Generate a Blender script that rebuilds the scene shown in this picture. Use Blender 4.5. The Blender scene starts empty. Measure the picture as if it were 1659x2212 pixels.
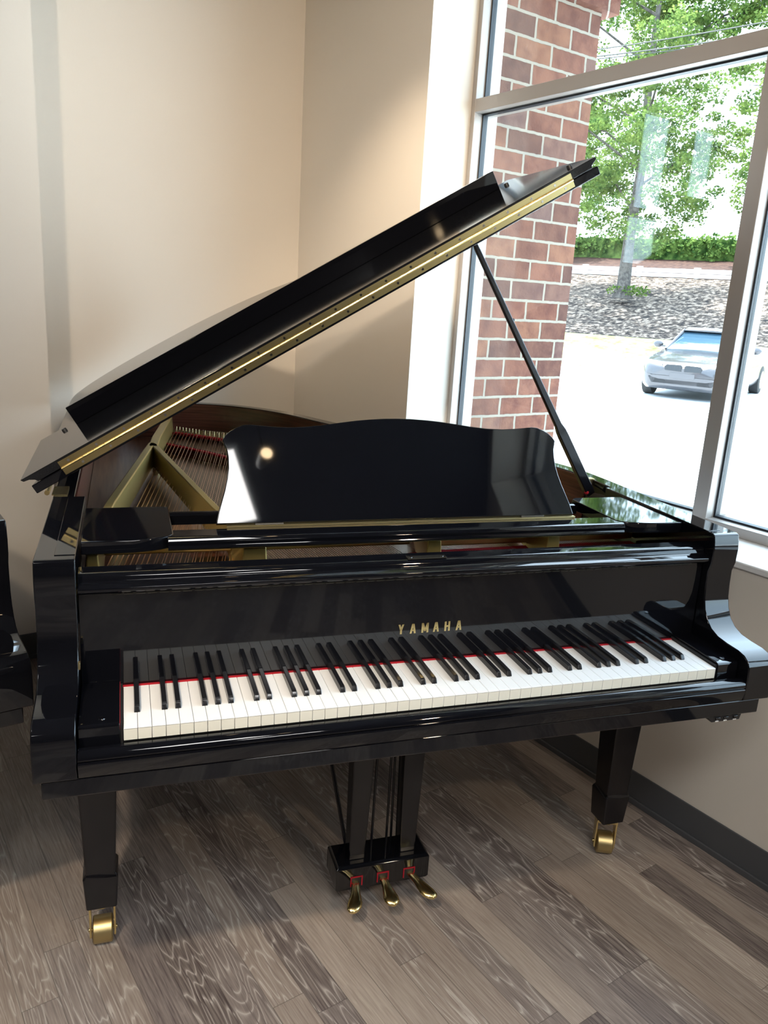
import bpy, math, random
from mathutils import Vector, Matrix
random.seed(7)
S = bpy.context.scene
COL = S.collection
TH = 0.302                     # the room is turned by this angle against the piano
PI = math.pi

# ------------------------------------------------------------------ camera
cd = bpy.data.cameras.new('camera'); cam = bpy.data.objects.new('camera', cd); COL.objects.link(cam)
YAW, PITCH, ROLL = -0.32242852, 0.26117603, 0.06111984
fwd = Vector((-math.sin(YAW)*math.cos(PITCH), math.cos(YAW)*math.cos(PITCH), -math.sin(PITCH)))
r0 = Vector((math.cos(YAW), math.sin(YAW), 0)); u0 = r0.cross(fwd)
rr = math.cos(ROLL)*r0 + math.sin(ROLL)*u0; uu = -math.sin(ROLL)*r0 + math.cos(ROLL)*u0
cam.matrix_world = Matrix(((rr.x, uu.x, -fwd.x, .01526789), (rr.y, uu.y, -fwd.y, -1.28285547), (rr.z, uu.z, -fwd.z, 1.45720466), (0, 0, 0, 1)))
cd.sensor_fit = 'HORIZONTAL'; cd.sensor_width = 36; cd.lens = 1723.97525/1659*36
cd.clip_start = .02; cd.clip_end = 500
S.camera = cam

# ------------------------------------------------------------------ light and exposure
S.view_settings.view_transform = 'Standard'; S.view_settings.look = 'None'
S.view_settings.exposure = 1.05; S.view_settings.gamma = 1; S.view_settings.use_curve_mapping = False
cy = S.cycles
cy.use_denoising = True; cy.max_bounces = 12; cy.diffuse_bounces = 5; cy.glossy_bounces = 6
cy.transparent_max_bounces = 16; cy.transmission_bounces = 6; cy.sample_clamp_indirect = 6; cy.caustics_reflective = False; cy.caustics_refractive = False
SKY_STRENGTH = 1.95
SUN_STRENGTH = 10.0
SUN_AZ, SUN_EL = 80, 74
PANEL_STRENGTH = 12.0
w = bpy.data.worlds.new('sky'); S.world = w; w.use_nodes = True
nt = w.node_tree; nt.nodes.clear()
st = nt.nodes.new('ShaderNodeTexSky'); st.sky_type = 'NISHITA'; st.sun_disc = False
st.sun_elevation = math.radians(SUN_EL); st.sun_rotation = math.radians(90-SUN_AZ); st.air_density = 1.0; st.dust_density = 4.0; st.ozone_density = 1
bg = nt.nodes.new('ShaderNodeBackground'); bg.inputs[1].default_value = SKY_STRENGTH
mx = nt.nodes.new('ShaderNodeMix'); mx.data_type = 'RGBA'; mx.inputs[0].default_value = .55
mx.inputs[7].default_value = (2.2, 2.75, 3.35, 1)
hs = nt.nodes.new('ShaderNodeVectorMath'); hs.operation = 'SCALE'; hs.inputs[3].default_value = .26
nt.links.new(st.outputs[0], hs.inputs[0]); nt.links.new(hs.outputs[0], mx.inputs[6]); nt.links.new(mx.outputs[2], bg.inputs[0])
wo = nt.nodes.new('ShaderNodeOutputWorld'); nt.links.new(bg.outputs[0], wo.inputs[0])
sl = bpy.data.lights.new('sun', 'SUN'); sl.energy = SUN_STRENGTH; sl.angle = math.radians(.6); sl.color = (1, .97, .92)
so = bpy.data.objects.new('sun', sl); COL.objects.link(so)
sd = Vector((math.cos(math.radians(SUN_AZ))*math.cos(math.radians(SUN_EL)), math.sin(math.radians(SUN_AZ))*math.cos(math.radians(SUN_EL)), math.sin(math.radians(SUN_EL))))
so.rotation_euler = sd.to_track_quat('Z', 'Y').to_euler(); so.location = (3, 6, 12)

# ------------------------------------------------------------------ materials
def mat(name, col, rough=.5, metal=0., spec=.5, coat=0., emit=None, ior=1.5):
    m = bpy.data.materials.new(name); m.use_nodes = True
    p = m.node_tree.nodes['Principled BSDF']
    p.inputs['Base Color'].default_value = (*col, 1); p.inputs['Roughness'].default_value = rough
    p.inputs['Metallic'].default_value = metal; p.inputs['IOR'].default_value = ior
    p.inputs['Specular IOR Level'].default_value = spec; p.inputs['Coat Weight'].default_value = coat
    if emit:
        p.inputs['Emission Color'].default_value = (*emit[0], 1); p.inputs['Emission Strength'].default_value = emit[1]
    return m
class NT:
    def __init__(s, m): s.t = m.node_tree; s.p = s.t.nodes['Principled BSDF']
    def n(s, typ, **k):
        x = s.t.nodes.new(typ)
        for a, b in k.items(): setattr(x, a, b)
        return x
    def l(s, a, b): s.t.links.new(a, b)
    def math(s, op, a, b=None, c=None):
        x = s.n('ShaderNodeMath', operation=op)
        for i, v in enumerate((a, b, c)):
            if v is None: continue
            if isinstance(v, (int, float)): x.inputs[i].default_value = v
            else: s.l(v, x.inputs[i])
        return x.outputs[0]
    def xyz(s, a, b, c):
        x = s.n('ShaderNodeCombineXYZ')
        for i, v in enumerate((a, b, c)):
            if isinstance(v, (int, float)): x.inputs[i].default_value = v
            else: s.l(v, x.inputs[i])
        return x.outputs[0]
    def ramp(s, f, stops, interp='LINEAR'):
        x = s.n('ShaderNodeValToRGB'); e = x.color_ramp.elements; x.color_ramp.interpolation = interp
        while len(e) < len(stops): e.new(.5)
        for i, (q, c) in enumerate(stops): e[i].position = q; e[i].color = (*c, 1) if len(c) == 3 else c
        s.l(f, x.inputs[0]); return x.outputs[0]
    def mix(s, f, a, b, mode='MIX'):
        x = s.n('ShaderNodeMix', data_type='RGBA', blend_type=mode)
        for i, v in ((0, f), (6, a), (7, b)):
            if isinstance(v, (int, float)): x.inputs[i].default_value = v
            elif isinstance(v, tuple): x.inputs[i].default_value = (*v, 1)
            else: s.l(v, x.inputs[i])
        return x.outputs[2]
    def noise(s, vec, scale, detail=3, rough=.5, dist=0):
        x = s.n('ShaderNodeTexNoise'); x.inputs['Scale'].default_value = scale; x.inputs['Detail'].default_value = detail
        x.inputs['Roughness'].default_value = rough; x.inputs['Distortion'].default_value = dist
        if vec is not None: s.l(vec, x.inputs['Vector'])
        return x.outputs['Fac']
    def obj(s): return s.n('ShaderNodeTexCoord').outputs['Object']
    def bump(s, h, strength=.2, dist=.01):
        x = s.n('ShaderNodeBump'); x.inputs['Strength'].default_value = strength; x.inputs['Distance'].default_value = dist
        s.l(h, x.inputs['Height']); s.l(x.outputs[0], s.p.inputs['Normal'])

LACQ = mat('black_lacquer', (.0035, .0038, .0055), .035, ior=1.52)
_n = NT(LACQ); _h = _n.noise(_n.obj(), 2.2, 1); _n.bump(_h, .04, .01)
DUSTY = mat('dusty_black_lacquer', (.006, .0065, .008), .07, ior=1.5)
_n = NT(DUSTY); _v = _n.noise(_n.obj(), 700, 2); _n.l(_n.ramp(_v, [(.62, (.006, .0065, .008)), (.8, (.05, .05, .05))]), _n.p.inputs['Base Color'])
SATIN = mat('black_satin', (.006, .006, .008), .16)
BRASS = mat('polished_brass', (.80, .64, .30), .24, 1)
BRASSD = mat('brushed_brass', (.50, .40, .20), .38, 1)
GOLD = mat('gold_bronze_paint', (.50, .38, .14), .36, .75)
WHITE = mat('white_key_plastic', (.86, .87, .87), .18)
KFRONT = mat('key_front_plastic', (.80, .78, .68), .3)
EBONY = mat('ebony_key', (.012, .012, .014), .14)
VEN = mat('mahogany_veneer', (.10, .03, .018), .22)
_n = NT(VEN); _o = _n.obj(); _mp = _n.n('ShaderNodeMapping'); _mp.inputs['Scale'].default_value = (3, 3, 60); _n.l(_o, _mp.inputs[0])
_n.l(_n.ramp(_n.noise(_mp.outputs[0], 2, 4), [(.3, (.075, .022, .014)), (.7, (.15, .045, .026))]), _n.p.inputs['Base Color'])
SPRUCE = mat('soundboard_spruce', (.3, .18, .1), .3)
_n = NT(SPRUCE); _o = _n.obj(); _mp = _n.n('ShaderNodeMapping'); _mp.inputs['Scale'].default_value = (40, 2, 1); _mp.inputs['Rotation'].default_value = (0, 0, .6); _n.l(_o, _mp.inputs[0])
_n.l(_n.ramp(_n.noise(_mp.outputs[0], 2, 3), [(.3, (.20, .12, .075)), (.7, (.34, .21, .13))]), _n.p.inputs['Base Color'])
COPPER = mat('copper_wound_string', (.72, .47, .33), .3, 1)
STEEL = mat('steel_string', (.40, .38, .36), .3, 1)
CHROME = mat('chrome', (.75, .75, .76), .12, 1)
RED = mat('red_felt', (.42, .02, .03), .9, spec=.1)
RUBBER = mat('black_rubber', (.015, .015, .016), .5)
PRINT = mat('white_print', (.75, .75, .75), .5)
PLATE = mat('dark_plate', (.06, .055, .045), .25, .6)
ALU = mat('champagne_aluminium', (.40, .37, .345), .38, .25)
GASKET = mat('black_gasket', (.02, .028, .038), .45)
WALLD = mat('dimmed_wall_paint', (.22, .20, .18), .7, spec=.2)  # wall colour darkened so the lacquer mirrors a dim back room
WALLM = mat('greige_paint', (.74, .69, .62), .6, spec=.25)
_n = NT(WALLM); _n.bump(_n.noise(_n.obj(), 260, 2), .05, .002)
SILLM = mat('white_sill', (.82, .83, .83), .35)
CEILM = mat('dark_ceiling', (.035, .035, .038), .85)
BASE = mat('dark_vinyl_base', (.078, .082, .09), .42)
PANEL = mat('lit_diffuser', (.9, .9, .9), .5, emit=((1, .98, .95), PANEL_STRENGTH))
BULB = mat('lit_bulb', (1, .8, .5), .3, emit=((1, .72, .42), 14))
CONC = mat('concrete_lot', (.62, .60, .57), .9)
_n = NT(CONC); _n.l(_n.ramp(_n.noise(_n.obj(), .8, 4), [(.3, (.50, .52, .54)), (.7, (.58, .60, .61))]), _n.p.inputs['Base Color'])
LEDGE = mat('concrete_ledge', (.45, .44, .42), .85)

def glassmat():
    m = bpy.data.materials.new('window_glass'); m.use_nodes = True; t = m.node_tree; t.nodes.clear()
    o = t.nodes.new('ShaderNodeOutputMaterial'); mx = t.nodes.new('ShaderNodeMixShader'); lw = t.nodes.new('ShaderNodeLayerWeight'); pw = t.nodes.new('ShaderNodeMath'); pw.operation = 'POWER'; pw.inputs[1].default_value = 5; f = t.nodes.new('ShaderNodeMath'); f.operation = 'MULTIPLY_ADD'; f.inputs[1].default_value = .9; f.inputs[2].default_value = .042; t.links.new(lw.outputs['Facing'], pw.inputs[0]); t.links.new(pw.outputs[0], f.inputs[0])
    a = t.nodes.new('ShaderNodeBsdfTransparent'); a.inputs[0].default_value = (.93, .97, .96, 1)
    g = t.nodes.new('ShaderNodeBsdfGlossy'); g.inputs['Roughness'].default_value = 0.0
    t.links.new(f.outputs[0], mx.inputs[0]); t.links.new(a.outputs[0], mx.inputs[1]); t.links.new(g.outputs[0], mx.inputs[2]); t.links.new(mx.outputs[0], o.inputs[0])
    return m
GLASS = glassmat()

def floormat():
    m = mat('wood_plank_floor', (.2, .17, .15), .42, spec=.35); n = NT(m)
    sep = n.n('ShaderNodeSeparateXYZ'); n.l(n.obj(), sep.inputs[0]); U, V = sep.outputs[0], sep.outputs[1]
    PW, PL = .0735, .78
    uw = n.math('DIVIDE', n.math('ADD', U, .008), PW); row = n.math('FLOOR', uw); fu = n.math('FRACT', uw)
    wn = n.n('ShaderNodeTexWhiteNoise', noise_dimensions='1D'); n.l(row, wn.inputs['W'])
    vl = n.math('DIVIDE', n.math('ADD', V, n.math('MULTIPLY', wn.outputs['Value'], 7.3)), PL); seg = n.math('FLOOR', vl); fv = n.math('FRACT', vl)
    w2 = n.n('ShaderNodeTexWhiteNoise', noise_dimensions='3D'); n.l(n.xyz(row, seg, 3.7), w2.inputs['Vector'])
    rnd = w2.outputs['Value']; w3 = n.n('ShaderNodeTexWhiteNoise', noise_dimensions='3D'); n.l(n.xyz(row, seg, 9.1), w3.inputs['Vector']); rnd2 = w3.outputs['Value']
    off = n.math('MULTIPLY', rnd, 37.0)
    gv = n.xyz(n.math('MULTIPLY', fu, .62), n.math('ADD', n.math('MULTIPLY', V, 1.15), off), off)
    cath = n.noise(gv, 1.7, 2, .45, .25)
    rings = n.math('FRACT', n.math('MULTIPLY', cath, 17.0))
    line = n.math('SUBTRACT', 1.0, n.math('MULTIPLY', n.math('ABSOLUTE', n.math('SUBTRACT', rings, .5)), 2.0))
    line = n.math('POWER', line, 5.0)
    fine = n.noise(n.xyz(n.math('MULTIPLY', U, 260.0), n.math('ADD', n.math('MULTIPLY', V, 9.0), off), 0.0), 1.0, 3, .6)
    broad = n.noise(n.xyz(n.math('MULTIPLY', U, 20.0), n.math('ADD', n.math('MULTIPLY', V, 2.0), off), off), 1.0, 3, .5)
    base = n.ramp(rnd, [(0, (.10, .078, .074)), (.25, (.165, .138, .13)), (.5, (.235, .20, .178)), (.75, (.32, .268, .225)), (1, (.43, .37, .31))])
    base = n.mix(n.math('MULTIPLY', n.math('SUBTRACT', fine, .34), 2.2), n.mix(1, base, (.72, .70, .72), 'MULTIPLY'), n.mix(.42, base, (.56, .50, .44)))
    base = n.mix(n.math('MULTIPLY', broad, .45), base, n.mix(1, base, (.62, .60, .62), 'MULTIPLY'))
    amt = n.math('MULTIPLY', line, n.math('MULTIPLY', n.math('ADD', n.math('MULTIPLY', n.math('GREATER_THAN', rnd2, .55), .55), .10), n.math('GREATER_THAN', fine, .40)))
    base = n.mix(amt, base, (.54, .50, .46))
    eu = n.math('MINIMUM', fu, n.math('SUBTRACT', 1.0, fu)); ev = n.math('MULTIPLY', n.math('MINIMUM', fv, n.math('SUBTRACT', 1.0, fv)), PL/PW)
    gap = n.math('LESS_THAN', n.math('MINIMUM', eu, ev), .012)
    base = n.mix(n.math('MULTIPLY', gap, .55), base, (.05, .042, .038))
    n.l(base, n.p.inputs['Base Color'])
    n.bump(n.math('ADD', fine, n.math('MULTIPLY', gap, -1.5)), .18, .0015)
    n.l(n.math('ADD', n.math('MULTIPLY', fine, .22), .30), n.p.inputs['Roughness'])
    return m
FLOORM = floormat()

def brickmat():
    m = mat('red_brick', (.3, .1, .08), .9, spec=.2); n = NT(m)
    sep = n.n('ShaderNodeSeparateXYZ'); n.l(n.obj(), sep.inputs[0])
    geo = n.n('ShaderNodeNewGeometry'); 
    hor = n.math('ADD', sep.outputs[0], n.math('SUBTRACT', 1.36, sep.outputs[1]))
    h2 = n.math('ADD', hor, n.math('MULTIPLY', n.math('SUBTRACT', n.noise(n.obj(), 26, 3), .5), .007))
    z2 = n.math('ADD', sep.outputs[2], n.math('MULTIPLY', n.math('SUBTRACT', n.noise(n.obj(), 33, 3), .5), .007))
    vec = n.xyz(n.math('ADD', h2, -2.093+4.0), n.math('ADD', z2, -1.732+.083*40), 0.0)
    b = n.n('ShaderNodeTexBrick'); b.offset = .5; b.squash = 1
    b.inputs['Scale'].default_value = 1; b.inputs['Mortar Size'].default_value = .0062; b.inputs['Mortar Smooth'].default_value = .15
    b.inputs['Bias'].default_value = 0; b.inputs['Brick Width'].default_value = .2; b.inputs['Row Height'].default_value = .083
    b.inputs['Color1'].default_value = (0, 0, 0, 1); b.inputs['Color2'].default_value = (1, 1, 1, 1); b.inputs['Mortar'].default_value = (.5, .5, .5, 1)
    n.l(vec, b.inputs['Vector'])
    col = n.ramp(b.outputs['Color'], [(0, (.110, .060, .050)), (.3, (.165, .076, .055)), (.6, (.19, .090, .066)), (.85, (.21, .105, .070)), (1, (.135, .085, .078))])
    blot = n.ramp(n.noise(n.obj(), 14, 5, .6), [(.35, (.7, .62, .66)), (.6, (1.1, 1.05, 1.0))])
    col = n.mix(1, col, blot, 'MULTIPLY')
    spots = n.ramp(n.noise(n.obj(), 60, 4, .7), [(.62, (0, 0, 0)), (.75, (1, 1, 1))])
    col = n.mix(n.math('MULTIPLY', spots, .35), col, (.26, .17, .14))
    col = n.mix(b.outputs['Fac'], col, (.30, .27, .225))
    n.l(col, n.p.inputs['Base Color'])
    n.bump(n.math('SUBTRACT', n.math('MULTIPLY', n.noise(n.obj(), 90, 3), .3), b.outputs['Fac']), .7, .008)
    return m
BRICK = brickmat()
def noisemat(name, stops, scale, rough=.9, detail=4, bump=0, bd=.03):
    m = mat(name, stops[0][1], rough, spec=.2); n = NT(m); f = n.noise(n.obj(), scale, detail, .65)
    n.l(n.ramp(f, stops), n.p.inputs['Base Color'])
    if bump: n.bump(f, bump, bd)
    return m
MULCH = noisemat('wood_chip_mulch', [(.38, (.016, .013, .013)), (.5, (.085, .062, .05)), (.6, (.30, .235, .19))], 5.5, detail=7, bump=.8, bd=.1)
MULCHR = noisemat('red_brown_mulch', [(.4, (.03, .012, .01)), (.6, (.07, .035, .025))], 5, detail=6, bump=.6, bd=.08)
GRASS = noisemat('dry_grass', [(.35, (.16, .20, .05)), (.5, (.30, .30, .13)), (.65, (.42, .40, .25))], 2.2, detail=7, bump=.4, bd=.05)
BARK = noisemat('grey_bark', [(.4, (.05, .043, .04)), (.6, (.11, .095, .085))], 9)
def leafmat(name, c1, c2, tr):
    m = bpy.data.materials.new(name); m.use_nodes = True; t = m.node_tree; t.nodes.clear()
    o = t.nodes.new('ShaderNodeOutputMaterial'); d = t.nodes.new('ShaderNodeBsdfDiffuse'); b = t.nodes.new('ShaderNodeBsdfTranslucent'); mx = t.nodes.new('ShaderNodeMixShader'); mx.inputs[0].default_value = tr
    tc = t.nodes.new('ShaderNodeTexCoord'); no = t.nodes.new('ShaderNodeTexNoise'); no.inputs['Scale'].default_value = 3.1; no.inputs['Detail'].default_value = 5
    cr = t.nodes.new('ShaderNodeValToRGB'); cr.color_ramp.elements[0].position = .35; cr.color_ramp.elements[1].position = .65
    cr.color_ramp.elements[0].color = (*c1, 1); cr.color_ramp.elements[1].color = (*c2, 1)
    t.links.new(tc.outputs['Object'], no.inputs['Vector']); t.links.new(no.outputs['Fac'], cr.inputs[0])
    t.links.new(cr.outputs[0], d.inputs[0]); t.links.new(cr.outputs[0], b.inputs[0])
    t.links.new(d.outputs[0], mx.inputs[1]); t.links.new(b.outputs[0], mx.inputs[2]); t.links.new(mx.outputs[0], o.inputs[0])
    return m
LEAF = leafmat('tree_leaves', (.045, .095, .025), (.20, .27, .07), .5)
HEDGEL = leafmat('hedge_leaves', (.03, .07, .02), (.18, .27, .07), .3)
CARP = mat('grey_car_paint', (.055, .052, .058), .25, .4, coat=.6)
CARG = mat('car_glass', (.03, .06, .09), .04)
CARK = mat('car_black', (.012, .012, .014), .4)
LAMPM = mat('car_headlight', (.75, .78, .80), .12, .3)
TYRE = mat('tyre', (.02, .02, .02), .8)
VINYL = mat('white_vinyl_rail', (.8, .8, .78), .5)
WIRE = mat('wire_black', (.03, .03, .03), .6)
HOUS = mat('black_lamp_housing', (.015, .015, .015), .35)

# ------------------------------------------------------------------ mesh helpers
class MB:
    def __init__(s): s.v = []; s.f = []; s.mi = []
    def add(s, vs, fs, m=0):
        k = len(s.v); s.v += [tuple(q) for q in vs]; s.f += [tuple(i+k for i in f) for f in fs]; s.mi += [m]*len(fs); return s
    def box(s, x0, x1, y0, y1, z0, z1, m=0):
        vs = [(x0,y0,z0),(x1,y0,z0),(x1,y1,z0),(x0,y1,z0),(x0,y0,z1),(x1,y0,z1),(x1,y1,z1),(x0,y1,z1)]
        return s.add(vs, [(3,2,1,0),(4,5,6,7),(0,1,5,4),(1,2,6,5),(2,3,7,6),(3,0,4,7)], m)
    def loft(s, rings, cap=True, m=0, closed=True):
        n = len(rings[0]); vs = [q for r in rings for q in r]; fs = []
        for i in range(len(rings)-1):
            for j in range(n if closed else n-1):
                k = (j+1) % n; fs.append((i*n+j, i*n+k, (i+1)*n+k, (i+1)*n+j))
        if cap: fs.append(tuple(range(n))[::-1]); fs.append(tuple((len(rings)-1)*n+j for j in range(n)))
        return s.add(vs, fs, m)
    def prism_x(s, prof, x0, x1, m=0): return s.loft([[(x0, y, z) for y, z in prof], [(x1, y, z) for y, z in prof]], m=m)
    def prism_z(s, out, z0, z1, m=0): return s.loft([[(x, y, z0) for x, y in out], [(x, y, z1) for x, y in out]], m=m)
    def tube(s, pts, r, n=6, cap=True, m=0):
        pts = [Vector(p) for p in pts]; rs = r if isinstance(r, (list, tuple)) else [r]*len(pts); rings = []
        for i, p in enumerate(pts):
            d = (pts[min(i+1, len(pts)-1)] - pts[max(i-1, 0)]).normalized()
            a = d.cross(Vector((0, 0, 1)) if abs(d.z) < .9 else Vector((1, 0, 0))).normalized(); b = d.cross(a)
            rings.append([p + rs[i]*(math.cos(2*PI*k/n)*a + math.sin(2*PI*k/n)*b) for k in range(n)])
        return s.loft(rings, cap, m)
    def sphere(s, c, r, n=8, sc=(1,1,1), m=0):
        rings = [[(c[0]+sc[0]*r*math.sin(PI*i/n)*math.cos(2*PI*j/(2*n)), c[1]+sc[1]*r*math.sin(PI*i/n)*math.sin(2*PI*j/(2*n)), c[2]+sc[2]*r*math.cos(PI*i/n)) for j in range(2*n)] for i in range(1, n)]
        return s.loft(rings, True, m)
    def tf(s, M):
        s.v = [tuple(M @ Vector(q)) for q in s.v]; return s
ORG = {}          # local origin of each thing (its base), so that parts carry local coordinates
def build(name, mb, m, parent=None, bevel=0, smooth=False, seg=2, kind=None, label=None, rot=0):
    root = parent
    while root is not None and root.parent is not None: root = root.parent
    org = ORG.get(root.name, (0,0,0)) if root is not None else (0,0,0)
    me = bpy.data.meshes.new(name)
    me.from_pydata([(x-org[0], y-org[1], z-org[2]) for x, y, z in mb.v], [], mb.f)
    for q in (m if isinstance(m, (list, tuple)) else [m]): me.materials.append(q)
    for p, i in zip(me.polygons, mb.mi): p.material_index = i
    import bmesh
    b = bmesh.new(); b.from_mesh(me); bmesh.ops.recalc_face_normals(b, faces=b.faces); b.to_mesh(me); b.free()
    if smooth:
        me.polygons.foreach_set('use_smooth', [True]*len(me.polygons))
        me.set_sharp_from_angle(angle=math.radians(40))
    o = bpy.data.objects.new(name, me); COL.objects.link(o)
    if parent is not None: o.parent = parent
    if rot: o.rotation_euler = (0, 0, rot)
    if bevel:
        bv = o.modifiers.new('bevel', 'BEVEL'); bv.width = bevel; bv.segments = seg; bv.limit_method = 'ANGLE'; bv.angle_limit = math.radians(40)
        wn = o.modifiers.new('weighted_normal', 'WEIGHTED_NORMAL'); wn.mode = 'FACE_AREA'; wn.weight = 100; wn.keep_sharp = True
        me.polygons.foreach_set('use_smooth', [True]*len(me.polygons)); me.set_sharp_from_angle(angle=math.radians(60))
    if kind: o['kind'] = kind
    if label: o['label'] = label
    return o
def thing(name, label, cat, loc=(0,0,0), rz=0, group=None, org=None):
    o = bpy.data.objects.new(name, None); COL.objects.link(o); o.empty_display_size = .1
    o.location = loc; o.rotation_euler = (0, 0, rz); o['label'] = label; o['category'] = cat
    if group: o['group'] = group
    ORG[o.name] = org if org is not None else (0,0,0)
    return o
def tag(o, label, cat, group=None, kind=None):
    o['label'] = label; o['category'] = cat
    if group: o['group'] = group
    if kind: o['kind'] = kind
    return o
def copy_part(o, parent, loc=None):
    c = o.copy(); COL.objects.link(c); c.parent = parent
    if loc is not None: c.location = loc
    return c
def struct(name, mb, m, bevel=0, rot=TH, parent=None):
    o = build(name, mb, m, parent, bevel, rot=rot)
    if parent is None: o['kind'] = 'structure'
    return o
def spline(pts, n=8):
    out = []
    P = [pts[0]] + list(pts) + [pts[-1]]
    for i in range(1, len(P)-2):
        for k in range(n):
            t = k/n; a, b, c, d = P[i-1], P[i], P[i+1], P[i+2]
            out.append(tuple(.5*((2*b[j]) + (-a[j]+c[j])*t + (2*a[j]-5*b[j]+4*c[j]-d[j])*t*t + (-a[j]+3*b[j]-3*c[j]+d[j])*t**3) for j in range(len(b))))
    out.append(tuple(pts[-1])); return out
def offset(path, d):
    out = []
    for i, p in enumerate(path):
        a = Vector(path[max(i-1, 0)]); b = Vector(path[min(i+1, len(path)-1)]); t = (b-a).normalized(); nn = Vector((-t.y, t.x)); out.append((p[0]+nn.x*d, p[1]+nn.y*d))
    return out

# ------------------------------------------------------------------ the room (U to the window, V to the far wall)
UW, UF, VJ, ZS = 1.567, 1.778, 1.342, .846
VFAR, VSEG, USEG, CEIL = 2.278, 1.91, .334, 3.05
fl = MB().add([(-11,-15,0),(1.9,-15,0),(1.9,2.5,0),(-11,2.5,0)], [(0,1,2,3)]); struct('floor', fl, FLOORM)
struct('ceiling', MB().box(-11.1, 2.75, -15.1, 2.5, CEIL, CEIL+.12), CEILM)  # runs past the window as an added, unseen overhang to keep sun out
struct('wall_far', MB().box(USEG-.05, 1.9, VFAR, VFAR+.1, 0, CEIL), WALLM)
# left part of the far side with three small window openings
ops = [(-.116, .172, 2.03, 2.54), (-.116, .202, 1.73, 1.995), (-.545, -.295, 2.14, 2.53)]
wl = MB(); T0, T1 = VSEG, VSEG+.05
wl.box(-11, -.545, T0, T1, 0, CEIL).box(-.295, -.116, T0, T1, 0, CEIL).box(.202, USEG, T0, T1, 0, CEIL)
wl.box(-.545, -.295, T0, T1, 0, 2.14).box(-.545, -.295, T0, T1, 2.53, CEIL)
wl.box(-.116, .202, T0, T1, 0, 1.73).box(-.116, .202, T0, T1, 1.995, 2.03).box(-.116, .202, T0, T1, 2.54, CEIL).box(.172, .202, T0, T1, 2.03, 2.54)
wl.box(USEG-.05, USEG, T1, VFAR, 0, CEIL)
struct('wall_left', wl, WALLM)
for k, (a, b, c, d) in enumerate(ops):
    f = MB(); e = .006
    f.box(a, a+e, T0-.004, T1, c, d).box(b-e, b, T0-.004, T1, c, d).box(a+e, b-e, T0-.004, T1, c, c+e).box(a+e, b-e, T0-.004, T1, d-e, d)
    wf = struct('window_%d' % (k+2), f, ALU)
    build('pane', MB().box(a+e, b-e, T0+.002, T0+.008, c+e, d-e), GLASS, wf)
struct('wall_side', MB().box(-11.1, -11, -15.1, 2.0, 0, CEIL), WALLD)
struct('wall_back', MB().box(-11.1, 1.9, -15.1, -15, 0, CEIL), WALLD)
HEAD = 2.98
ww = MB().box(UW, 1.89, -15, -2.34, 0, CEIL).box(UW, 1.89, -2.34, VJ, 0, ZS-.02).box(UW, 1.915, VJ, VFAR, 0, CEIL).box(UW, 1.89, -2.34, VJ, HEAD, CEIL)
struct('wall_right', ww, WALLM)
struct('trim_1', MB().box(UW-.004, UF+.01, -2.34, VJ, ZS-.02, ZS), SILLM, .004)
# storefront frame
def bar(mb, a, b, c, d):       # v range, z range
    mb.box(UF, UF+.109, a, b, c, d)
vm = [VJ-.012, .119, -1.10, -2.32]
fr = MB(); gk = MB()
bar(fr, VJ-.024, VJ-.001, ZS, HEAD)
for v in vm[1:]: bar(fr, v-.0235, v+.0235, ZS, HEAD)
edges = []
vs_ = [VJ-.024] + [x for v in vm[1:] for x in (v+.0235, v-.0235)]
for i in range(0, len(vs_)-1, 2):
    hi, lo = vs_[i], vs_[i+1]
    bar(fr, lo, hi, ZS, ZS+.03); bar(fr, lo, hi, 2.158, 2.204); bar(fr, lo, hi, HEAD-.04, HEAD)
    for (c, d) in ((ZS+.03, 2.158), (2.204, HEAD-.04)):
        g = .006
        for q in ((lo, lo+g, c, d), (hi-g, hi, c, d), (lo+g, hi-g, c, c+g), (lo+g, hi-g, d-g, d)): gk.box(UF+.040, UF+.063, *q)
        edges.append((lo+g, hi-g, c+g, d-g))
frame = struct('window_1', fr, ALU, .0015)
build('gasket', gk, GASKET, frame)
for (a, b, c, d) in edges: build('pane', MB().box(UF+.048, UF+.054, a, b, c, d), GLASS, frame)
# baseboards with a small toe
def basebd(name, prof_pts): struct(name, prof_pts, BASE, .002)
bb = MB().box(UW-.005, UW, -15, VFAR, 0, .105).box(UW-.012, UW-.005, -15, VFAR, 0, .018); basebd('baseboard_right', bb)
bb = MB().box(USEG, UW-.012, VFAR-.005, VFAR, 0, .105).box(USEG, UW-.012, VFAR-.012, VFAR-.005, 0, .018); basebd('baseboard_far', bb)
bb = MB().box(-11, USEG, VSEG-.005, VSEG, 0, .105).box(-11, USEG, VSEG-.012, VSEG-.005, 0, .018); basebd('baseboard_left', bb)

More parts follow.
